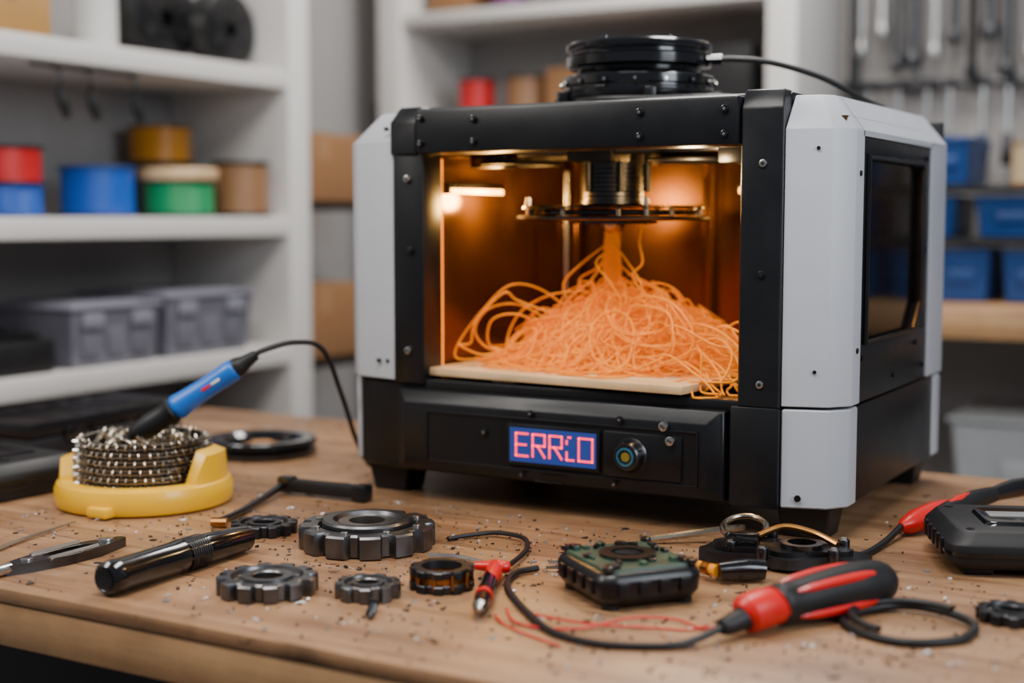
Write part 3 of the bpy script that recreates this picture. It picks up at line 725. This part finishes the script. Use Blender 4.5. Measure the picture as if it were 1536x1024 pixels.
m=MB()
m.lathe([(.050,.0),(.077,.0),(.079,.003),(.079,.008),(.076,.010),(.074,.012),(.076,.014),(.079,.016),(.079,.021),(.077,.024),(.060,.024),(.052,.018),(.050,.010)],BLKG,seg=64,closed=True)
m.lathe([(.0001,.001),(.050,.001),(.050,.009),(.018,.009),(.016,.018),(.0001,.018)],mat('reel_core_tan',(.35,.17,.07),.5),seg=48)
m.obj('empty_filament_reel',loc=(-1.315,1.556,0))
m=MB()
m.box((0,0,.018),(.14,.32,.036),BLKM,bev=.006); m.box((0,0,.0475),(.142,.322,.022),BLK2,bev=.006)
m.box((.071,-.08,.036),(.006,.03,.02),BLKG,bev=.002); m.box((.071,.08,.036),(.006,.03,.02),BLKG,bev=.002)
m.tube([(.071,-.035,.034),(.088,-.03,.034),(.088,.03,.034),(.071,.035,.034)],.004,BLKM)
for k in range(5): m.box((0,-.1+.05*k,.0592),(.11,.012,.002),BLK2,bev=.0008)
m.obj('black_tool_case',loc=(-1.600,1.47,0),rot=(0,0,rad(4)))
m=MB()
m.loft([(.0,[(-.075,-.095),(.075,-.095),(.075,.095),(-.075,.095)]),(.030,[(-.077,-.097),(.077,-.097),(.077,.097),(-.077,.097)]),(.046,[(-.066,-.085),(.066,-.085),(.066,.085),(-.066,.085)])],BLKM,bev=.004,seg=2)
m.box((-.01,.01,.047),(.075,.10,.003),BLK2,bev=.001)
for k in range(3):
    m.cyl((.048,-.06+.03*k,.047),.006,.004,BLKM if k else STEEL,seg=16,bev=.001)
m.box((.077,-.03,.02),(.003,.08,.014),BLK2,bev=.001)
m.obj('power_supply_box',loc=(-1.425,1.155,0),rot=(0,0,rad(-4)))
m=MB(); m.tube([(-1.125,.872,.003),(-1.165,.98,.003),(-1.185,1.085,.004)],[.0022,.0022,.001],BRASS,seg=10,sm=4); m.obj('solder_pick')
m=MB()
ob=[(-.072,-.004),(-.05,-.012),(-.01,-.019),(.03,-.018),(.06,-.009),(.075,-.004),(.075,.004),(.06,.009),(.03,.018),(-.01,.019),(-.05,.012),(-.072,.004)]
ib=[(.045*math.cos(a)*.7+.005,.009*math.sin(a)) for a in [k*math.tau/12+math.pi for k in range(12)]]
def plate(m,ob,ib,z0,z1,mt):
    n=len(ob); vs=[(x,y,z0) for x,y in ob]+[(x,y,z1) for x,y in ob]+[(x,y,z0) for x,y in ib]+[(x,y,z1) for x,y in ib]; fs=[]
    for i in range(n):
        j=(i+1)%n
        fs+=[(i,j,n+j,n+i),(n+i,n+j,3*n+j,3*n+i),(2*n+j,2*n+i,3*n+i,3*n+j),(j,i,2*n+i,2*n+j)]
    m.add(vs,fs,mt)
plate(m,ob,ib,.0,.010,DSTEEL)
m.tube([(-.065,0,.006),(-.085,0,.006),(-.092,0,.006)],[.006,.0055,.003],STEEL,sm=2,seg=12); m.tube([(-.092,0,.0062),(-.097,0,.0062)],.0062,STEEL,sm=1,seg=12)
m.cyl((.052,0,.007),.008,.012,STEEL,seg=20,bev=.001); m.cyl((-.045,0,.007),.006,.010,STEEL,seg=16,bev=.001)
for yy in (-.014,.014): m.tube([(-.03,yy,.010),(.03,yy,.011)],.0025,STEEL,sm=1)
m.obj('locking_pliers',loc=(-1.070,.965,0),rot=(0,0,rad(87)))
m=MB(); m.M=Matrix.Diagonal((.88,1,1,1))
m.tube([(0,0,.0165),(.004,0,.0165),(.014,0,.0165),(.018,0,.0165),(.10,0,.016),(.112,0,.0165),(.114,0,.0155),(.150,0,.0155),(.154,0,.0155),(.20,0,.0145),(.225,0,.0135),(.226,0,.012)],[.012,.0155,.0165,.0158,.0160,.0165,.0150,.0150,.0155,.0145,.0125,.001],BLKG,sm=1,seg=36)
for k in range(9): m.lathe([(.0163,-.001),(.0168,0),(.0163,.001)],BLKM,c=(.118+.0035*k,0,.0158),rot=(0,HX,0),seg=30)
m.lathe([(.0001,0),(.010,0),(.0105,.0005)],DSTEEL,c=(-.0005,0,.0165),rot=(0,-HX,0),seg=24)
m.obj('black_flashlight',loc=(-.933,.886,0),rot=(0,0,rad(92)))
m=MB()
m.tube([(-1.042,1.160,.006),(-1.06,1.22,.005),(-1.090,1.315,.010),(-1.098,1.338,.014)],[.004,.0042,.0045,.005],DSTEEL,sm=4,seg=10)
m.tube([(-1.045,1.150,.006),(-1.030,1.158,.006)],.0055,BRONZE,sm=1,seg=10)
m.box((-1.035,1.343,.012),(.115,.016,.016),BLKM,rot=(0,0,rad(4)),bev=.003); m.box((-.985,1.347,.011),(.02,.020,.020),BLK2,rot=(0,0,rad(4)),bev=.003)
m.box((-1.092,1.339,.013),(.02,.018,.020),DSTEEL,rot=(0,0,rad(4)),bev=.003)
m.obj('tee_hex_key')
def gear(name,x,y,R,th,nt,mt,hub=.38,two=False,rz=0.,mt2=None,duty=.55,depth=.16):
    m=MB()
    def outer(a,off=0):
        p=(a*nt/math.tau)%1.0
        e=.07
        if p<duty-e: k=1
        elif p<duty: k=1-(p-duty+e)/e
        elif p<1-e: k=0
        else: k=(p-1+e)/e
        return R*(1-depth*(1-k))
    seg=nt*18; b=R*.03
    zs=th
    m.ringf(outer,[('o',-b,0),('o',0,b),('o',0,zs-b),('o',-b,zs),(R*.72,0,zs),(R*.68,0,zs*.72),(R*.52,0,zs*.72),(R*.50,0,zs),(R*hub+b,0,zs),(R*hub,0,zs-b),(R*hub,0,0)],mt,seg,rz=rz)
    if two:
        m.ringf(lambda a:R*.66,[('o',-b,zs*.7),('o',0,zs*.8),('o',0,zs*1.22-b),('o',-b,zs*1.22),(R*.50,0,zs*1.22),(R*.46,0,zs*1.02),(R*hub,0,zs*1.02),(R*hub,0,zs*.7)],mt,64)
        m.ringf(lambda a:R*hub*1.1,[('o',0,zs*.6),('o',0,zs*1.12),(R*hub*.7,0,zs*1.12),(R*hub*.7,0,zs*.6)],STEEL,48)
    n=8 if R>.04 else 6
    for k in range(n):
        a=k*math.tau/n+.2; rr=R*(.60 if not two else .78)
        m.cyl((rr*math.cos(a),rr*math.sin(a),zs*(.74 if not two else 1.0)),R*.055,zs*.16,mt2 or STEEL,seg=12,bev=R*.008)
    for k in range(3):
        a=k*math.tau/3+rz; m.box((R*.58*math.cos(a),R*.58*math.sin(a),zs*.8),(R*.26,R*.1,zs*.16),mt,rot=(0,0,a),bev=R*.01)
    return m.obj(name,loc=(x,y,0))
GM=mat('gunmetal',(.13,.13,.135),.32,metal=.95,var=.45,scale=45)
GM2=mat('blackened_steel',(.045,.045,.05),.35,metal=.85,var=.4,scale=60)
gear('gear_wheel',-.848,1.168,.0705,.024,12,GM,two=True,duty=.66,depth=.13)
gear('gear_wheel',-.820,.975,.046,.016,12,GM,rz=.1,hub=.30,duty=.6)
gear('gear_wheel',-.7315,1.008,.0300,.014,9,GM,rz=.2,hub=.32)
gear('gear_wheel',-.981,1.163,.036,.012,12,GM2,rz=.3,hub=.32)
gear('gear_wheel',-.215,1.220,.030,.010,12,GM2,rz=.1,hub=.35)
m=MB()
gz=lambda a:.030*(1-.10*(0 if (a*10/math.tau)%1<.5 else 1))
m.ringf(gz,[('o',-.001,0),('o',0,.001),('o',0,.007),('o',-.001,.008),(.018,0,.008),(.018,0,0)],GM2,180)
m.ringf(lambda a:.0255,[('o',0,.007),('o',0,.015),(.0185,0,.015),(.0185,0,.007)],BRONZE,48)
m.ringf(gz,[('o',-.001,.014),('o',0,.015),('o',0,.020),('o',-.001,.021),(.019,0,.021),(.018,0,.014)],GM2,180)
for k in range(10):
    a=k*math.tau/10; m.cyl((.0275*math.cos(a),.0275*math.sin(a),.011),.002,.014,BRONZE,seg=8)
m.obj('bronze_bearing_gear',loc=(-.690,1.066,0))

m=MB()
m.tube([(-.785,1.225,.003),(-.77,1.25,.004),(-.748,1.268,.005),(-.71,1.255,.006),(-.685,1.215,.005),(-.668,1.155,.006),(-.664,1.135,.009)],.0026,BLKM,sm=8)
m.tube([(-.668,1.125,.010),(-.655,1.10,.010),(-.640,1.065,.009)],[.0070,.008,.006],REDP,sm=4,seg=16)
m.tube([(-.685,1.118,.010),(-.662,1.122,.011),(-.655,1.128,.010)],[.004,.0065,.005],REDP,sm=4,seg=12)
m.tube([(-.653,1.092,.009),(-.628,1.04,.009),(-.612,1.005,.009)],[.0075,.0078,.0065],BLKG,sm=3,seg=16)
m.tube([(-.626,1.035,.009),(-.622,1.027,.009)],.0083,REDP,sm=1,seg=16)
m.tube([(-.612,1.005,.009),(-.607,.995,.008)],[.006,.002],STEEL,sm=1)
m.obj('test_probe')
m=MB()
m.tube([(-.643,1.185,.004),(-.60,1.20,.006),(-.582,1.208,.006)],[.002,.003,.004],STEEL,sm=3); m.tube([(-.635,1.165,.004),(-.61,1.18,.005)],[.0015,.0025],BRASS,sm=1)
m.obj('steel_tweezers')
m=MB(); m.tube([(-.76,1.15,.004),(-.735,1.16,.004),(-.70,1.155,.004)],[.003,.0022,.0015],STEEL,sm=3); m.obj('steel_pin')
PCBG=mat('pcb_green',(.02,.07,.04),.4,var=.6,scale=60)
CAMO=mat('camo_green_plastic',(.03,.06,.038),.4,var=.6,scale=40)
m=MB()
def rr(w,h,r,n=5):
    out=[]
    for cx,cy,a0 in ((w/2-r,h/2-r,0),(-w/2+r,h/2-r,90),(-w/2+r,-h/2+r,180),(w/2-r,-h/2+r,270)):
        for k in range(n+1): a=rad(a0+90*k/n); out.append((cx+r*math.cos(a),cy+r*math.sin(a)))
    return out
m.loft([(.004,rr(.094,.088,.012)),(.012,rr(.106,.100,.016)),(.026,rr(.108,.102,.016)),(.033,rr(.100,.094,.014))],BLK2,bev=.0008)
m.loft([(.0325,rr(.094,.088,.012)),(.036,rr(.092,.086,.012))],CAMO)
m.ringf(lambda a:.026,[('o',0,.035),('o',0,.039),(.015,0,.039),(.015,0,.035)],DSTEEL,36)
m.cyl((0,0,.0365),.012,.004,BLKG,seg=24)
rg=random.Random(11)
for k in range(46):
    x=rg.uniform(-.042,.042);yy=rg.uniform(-.038,.038)
    if math.hypot(x,yy)<.029: continue
    s_=rg.uniform(.003,.010); m.box((x,yy,.0375),(s_,rg.uniform(.003,.008),rg.uniform(.002,.006)),rg.choice([BLKG,BLKM,PCBG,DSTEEL,PCBG]),rot=(0,0,rg.choice((0,0,.7))),bev=.0005)
for sx_ in (-1,1):
    for sy in (-1,1):
        m.cyl((sx_*.044,sy*.041,.037),.005,.005,DSTEEL,seg=14,bev=.001); m.cyl((sx_*.038,sy*.036,.003),.008,.006,BLKM,seg=14)
    for k in range(4): m.box((sx_*.0535,-.03+.02*k,.020),(.005,.012,.013),BLK,bev=.001)
for k in range(4): m.box((-.03+.02*k,-.0505,.020),(.012,.005,.013),BLK,bev=.001)
m.obj('circuit_controller_box',loc=(-.533,1.132,0),rot=(0,0,rad(-38)))
m=MB()
m.tube([(-.475,1.205,.012),(-.455,1.225,.012),(-.44,1.235,.011)],[.009,.011,.009],BLKG,sm=3,seg=16)
m.tube([(-.50,1.22,.012),(-.475,1.205,.012)],[.004,.006],mat('heatshrink_orange',(.8,.30,.01),.4),sm=2,seg=12)
m.tube([(-.492,1.213,.012),(-.484,1.209,.012)],.0062,BRONZE,sm=1,seg=12)
m.obj('cable_plug')
m=MB()
n=28
ob=[];ib=[]
for k in range(n):
    a=k*math.tau/n
    r=.052+.012*math.cos(2*a)+.008*math.cos(5*a+.5)
    ob.append((r*1.25*math.cos(a),r*.92*math.sin(a))); ib.append((.022+.019*math.cos(a),.019*math.sin(a)-.005))
plate(m,ob,ib,.004,.014,GM2)
plate(m,[(x*.8,y_*.8) for x,y_ in ob],ib,.014,.019,BLK2)
m.ringf(lambda a:.021,[('o',0,.017),('o',0,.024),(.014,0,.024),(.014,0,.004)],DSTEEL,40,c=(.022,-.005,0))
for (x,yy) in ((-.05,.01),(-.045,-.022),(.06,.02),(.055,-.028),(-.012,.036),(-.012,-.038)):
    m.cyl((x,yy,.018),.006,.012,DSTEEL,seg=16,bev=.001); m.cyl((x,yy,.0245),.003,.002,STEEL,seg=6)
m.box((-.035,-.005,.021),(.03,.028,.012),BLKG,bev=.002)
for (x,yy) in ((-.05,.02),(.05,.02),(0,-.03)): m.cyl((x,yy,.002),.006,.004,BLKM,seg=12)
m.tube([(-.04+.022*math.cos(k*math.tau/14),.035+.026*math.sin(k*math.tau/14),.026+.006*math.sin(k*math.tau/14)) for k in range(14)],.003,BRASS,closed=True,sm=3,seg=10)
m.tube([(-.025,.012,.022),(.0,.03,.030),(.03,.025,.027),(.055,.01,.020)],.0035,BRONZE,sm=5,seg=10)
m.obj('extruder_drive_plate',loc=(-.452,1.310,0),rot=(0,0,rad(12)))
m=MB(); m.tube([(-.60,1.315,.005),(-.56,1.345,.010),(-.53,1.355,.016),(-.505,1.352,.022)],[.003,.004,.004,.003],BRASS,sm=4); m.obj('brass_rod')
H=empty('corded_hand_tool',(-.404,1.045,0))
m=MB()
m.tube([(-.006,0,.012),(.0,0,.012),(.012,0,.014),(.022,0,.0165)],[.006,.008,.009,.011],BLKM,sm=2,seg=18)
m.tube([(.018,0,.017),(.022,0,.018),(.040,0,.020),(.052,0,.020),(.055,0,.0205)],[.010,.016,.0165,.0150,.017],REDP,sm=2,seg=28)
m.tube([(.052,0,.0205),(.058,0,.0205),(.075,0,.0200),(.11,0,.0215),(.15,0,.0222),(.175,0,.0215),(.188,0,.020),(.195,0,.019)],[.013,.0175,.0178,.0195,.0212,.0200,.0150,.004],BLKM,sm=4,seg=32)
for a in (rad(60),rad(135),rad(-20),rad(210)):
    pts=[];
    for t in (.068,.085,.11,.135,.155,.168):
        rr_=.0175+.0028*math.sin((t-.058)/.12*math.pi)-.001
        zc=.0205+ (t-.07)*.012
        pts.append((t,rr_*math.cos(a),zc+rr_*math.sin(a)))
    m.tube(pts,[.001,.0035,.0042,.0045,.004,.001],REDP,sm=3,seg=10)
m.obj('grip',H,rot=(0,0,rad(64)))
m=MB(); m.M=Matrix.Translation((.404,-1.045,0))
m.tube([(-.405,1.043,.012),(-.418,1.018,.006),(-.435,.997,.0035),(-.483,.975,.0035),(-.53,.985,.0035),(-.572,1.02,.0035),(-.615,1.065,.0035),(-.640,1.10,.0035),(-.650,1.135,.004),(-.64,1.158,.0045)],.0032,BLKM,sm=8)
m.obj('cord',H)
m=MB(); 
m.tube([(-.284+.050*math.cos(k*math.tau/20)+.003*math.sin(k),1.148+.050*math.sin(k*math.tau/20),.0038+.003*max(0,math.sin(k*math.tau/20))) for k in range(20)],.0036,BLKM,closed=True,sm=4,seg=12)
m.tube([(-.284+.047*math.cos(k*math.tau/20+1),1.149+.048*math.sin(k*math.tau/20+1),.0105) for k in range(12)],.0033,BLKM,sm=4,seg=12)
m.obj('cable_loop')
m=MB()
REDW=mat('red_wire',(.6,.01,.01),.4)
m.tube([(-.60,1.03,.002),(-.575,1.00,.002),(-.545,.995,.002),(-.514,1.01,.003),(-.492,1.052,.004),(-.46,1.070,.003),(-.43,1.06,.002),(-.418,1.080,.002)],.0011,REDW,sm=8,seg=6)
m.tube([(-.585,1.030,.002),(-.55,1.018,.004),(-.51,1.02,.004),(-.47,1.04,.002),(-.44,1.05,.002),(-.43,1.07,.002)],.001,REDW,sm=8,seg=6)
m.tube([(-.60,1.01,.002),(-.58,.99,.002),(-.55,.975,.0015),(-.51,.96,.0015)],.001,REDW,sm=8,seg=6)
m.obj('red_hookup_wires')
m=MB(); m.M=Matrix.Diagonal((1,1,.86,1))
m.loft([(.008,rr(.185,.135,.018)),(.016,rr(.20,.15,.02)),(.036,rr(.20,.15,.02)),(.050,rr(.18,.13,.018))],BLKM,bev=.001)
m.loft([(.024,rr(.203,.153,.021)),(.028,rr(.203,.153,.021))],BLKG)
m.loft([(.049,rr(.12,.075,.01)),(.054,rr(.115,.07,.01))],BLKG,bev=.001)
for x in (-.07,.07):
    for yy in (-.05,.05): m.box((x,yy,.006),(.03,.022,.012),BLKM,bev=.003); m.cyl((x*1.1,yy*1.05,.048),.004,.006,DSTEEL,seg=12)
for k in range(5): m.box((-.101,-.04+.02*k,.028),(.004,.010,.018),BLK2,bev=.001)
m.box((-.02,.0,.0545),(.06,.022,.002),mat('label_grey',(.16,.16,.16),.5),bev=.0005)
m.obj('power_tool_battery',loc=(-.232,1.443,0),rot=(0,0,rad(23.7)))
Q=empty('battery_clamp',(-.385,1.485,0))
m=MB(); m.M=Matrix.Translation((.393,-1.490,0))
dv=Vector((.33,.94,0)).normalized(); p0=Vector((-.385,1.485,.012))
def q(t,z=0,w=0): 
    v=p0+dv*t+Vector((.94,-.33,0))*w; return (v.x,v.y,v.z+z*.6)
m.tube([q(0),q(.012),q(.03,.004),q(.06,.010),q(.085,.012)],[.004,.010,.0125,.0125,.011],REDP,sm=3,seg=20)
m.tube([q(.04,.008,.01),q(.07,.014,.012),q(.12,.024,.012),q(.16,.026,.012)],[.007,.011,.011,.009],BLKM,sm=3,seg=20)
m.tube([q(.06,.02,.012),q(.09,.030,.012),q(.13,.036,.012)],[.004,.006,.003],REDP,sm=3,seg=12)
m.tube([q(.16,.026,.012),q(.20,.030,.016),q(.24,.034,.03)],[.008,.011,.010],BLKG,sm=3,seg=16)
m.obj('jaws',Q)
m=MB(); m.M=Matrix.Translation((.385,-1.485,0)); m.tube([(-.377,1.480,.012),(-.380,1.445,.006),(-.382,1.41,.004),(-.385,1.375,.004),(-.395,1.35,.004)],.0035,BLKM,sm=8); m.obj('cord',Q)
m=MB()
m.cyl((0,0,.006),.0055,.004,DSTEEL,seg=6,rot=(0,HX,0),bev=.0006); m.tube([(0,0,.0055),(.012,0,.0045),(.028,0,.0035),(.032,0,.003)],[.0035,.0032,.0025,.0005],DSTEEL,sm=1,seg=12)
for k in range(8): m.lathe([(.003,-.0008),(.0042,0),(.003,.0008)],DSTEEL,c=(.006+.0028*k,0,.0048-.00005*k),rot=(0,HX,0),seg=14)
m.obj('loose_screw',loc=(-.700,.972,0),rot=(0,0,rad(-60)))
# debris
m=MB(); rg=random.Random(21)
FL=[mat('flake_dark',(.015,.015,.015),.5,metal=.3),mat('flake_grey',(.34,.36,.40),.3,metal=.7),mat('flake_tan',(.20,.10,.045),.7),mat('flake_white',(.6,.6,.6),.5),mat('flake_char',(.05,.03,.02),.6)]
CIR=[(-.848,1.168,.075),(-.82,.975,.05),(-.7315,1.008,.034),(-.981,1.163,.04),(-.215,1.22,.034),(-.69,1.066,.034),(-.533,1.132,.08),(CX,CY,.11),(-.452,1.31,.085),(-1.315,1.556,.085),(-.228,1.447,.13),(-1.425,1.155,.13),(-.38,1.09,.04),(-.36,1.14,.04),(-.34,1.19,.04),(-.645,1.07,.025),(-.625,1.03,.025)]
def blocked(x,y):
    if -1.06<x<-.41 and 1.38<y: return True
    if abs(x+1.07)<.025 and .86<y<1.06: return True
    if abs(x+.935)<.026 and .86<y<1.10: return True
    if x<-1.5 and 1.29<y<1.65: return True
    return any(math.hypot(x-a,y-b)<c for a,b,c in CIR)
cnt=0
while cnt<1800:
    if rg.random()<.72: x=rg.gauss(-.60,.36); y_=rg.gauss(1.15,.16)
    else: x=rg.uniform(-1.5,.2); y_=rg.uniform(.88,1.85)
    if not(TX0<x<TX1 and TY0+.005<y_<TY1) or blocked(x,y_): continue
    cnt+=1
    s_=rg.uniform(.0007,.0026) if rg.random()<.92 else rg.uniform(.003,.0055); a=rg.random()*6.28; k=rg.randint(3,5); e=rg.uniform(.2,1)
    p=[]
    for i in range(k):
        b_=a+i*math.tau/k+rg.uniform(-.3,.3); p.append((s_*math.cos(b_),s_*e*math.sin(b_)))
    ca,sa=math.cos(a),math.sin(a); p=[(x+ca*u-sa*v,y_+sa*u+ca*v) for u,v in p]
    h=rg.uniform(.0003,.0014); tz=rg.uniform(0,.0018)
    mt=rg.choice([FL[0],FL[0],FL[1],FL[1],FL[2],FL[4],FL[4]]) if rg.random()<.93 else FL[3]
    n=len(p); vs=[(u,v,.0001) for u,v in p]+[(u,v,.0002+h+(tz if i==0 else 0)) for i,(u,v) in enumerate(p)]
    m.add(vs,[tuple(range(n))[::-1],tuple(range(n,2*n))]+[(i,(i+1)%n,n+(i+1)%n,n+i) for i in range(n)],mt)
for k in range(46):
    while True:
        x=rg.gauss(-.58,.34); y_=rg.gauss(1.13,.14)
        if TX0<x<TX1 and TY0+.01<y_<TY1 and not blocked(x,y_): break
    a=rg.random()*6.28; r=rg.uniform(.0015,.004); n_=rg.randint(5,9); dd=rg.uniform(.0008,.002)
    m.tube([(x+math.cos(a)*dd*i+r*math.cos(a+1.57)*math.cos(i*1.1),y_+math.sin(a)*dd*i+r*math.sin(a+1.57)*math.cos(i*1.1),.0006+r*.4*(1+math.sin(i*1.1))) for i in range(n_)],.0004,FL[1],sm=3,seg=4)
m.obj('debris_shavings')

# ------------------------------------------------------------------ lights
def area(name,loc,size,size_y,power,col,t):
    l=bpy.data.lights.new(name,'AREA'); l.shape='RECTANGLE'; l.size=size; l.size_y=size_y; l.energy=power; l.color=col
    o=bpy.data.objects.new(name,l); sc.collection.objects.link(o); o.location=loc
    o.rotation_euler=(Vector(t)-o.location).to_track_quat('-Z','Y').to_euler(); return o
area('ceiling_light_front',(-.5,.5,1.8),1.2,.4,38,(1,.96,.91),(-.75,1.3,0))
area('ceiling_light_back',(-.9,2.5,1.85),1.4,.4,48,(1,.95,.90),(-1.0,2.4,0))
area('added_cool_light',(1.3,.9,1.1),.9,1.1,31,(.84,.92,1),(-.5,1.5,.2))  # added window-like area light, cool and unseen, no actual window
area('left_light',(-1.9,.2,1.5),.6,.6,23,(1,.95,.88),(-1.0,1.4,.1))
def point(name,loc,power,col,r,parent=None):
    l=bpy.data.lights.new(name,'POINT'); l.energy=power; l.color=col; l.shadow_soft_size=r
    o=bpy.data.objects.new(name,l); sc.collection.objects.link(o); o.location=loc
    if parent: o.parent=parent
AC=(1,.52,.13)
point('chamber_lamp_left',(-.180,.12,.360),1.5,AC,.012,P)
point('chamber_lamp_right',(.10,.365,.365),1.9,AC,.012,P)
point('chamber_lamp_front',(.12,.05,.39),1.2,(1,.66,.30),.012,P)
w=bpy.data.worlds.new('world'); sc.world=w; w.use_nodes=True
w.node_tree.nodes['Background'].inputs[0].default_value=(.78,.86,1,1); w.node_tree.nodes['Background'].inputs[1].default_value=.22

# ------------------------------------------------------------------ camera
cam=bpy.data.cameras.new('camera'); co=bpy.data.objects.new('camera',cam); sc.collection.objects.link(co); sc.camera=co
cam.lens=2107/1536*36; cam.sensor_width=36; cam.clip_start=.02
co.location=(0,0,.34); co.rotation_euler=(rad(90-5.07),0,rad(30))
cam.dof.use_dof=True; cam.dof.focus_distance=1.42; cam.dof.aperture_fstop=2.1
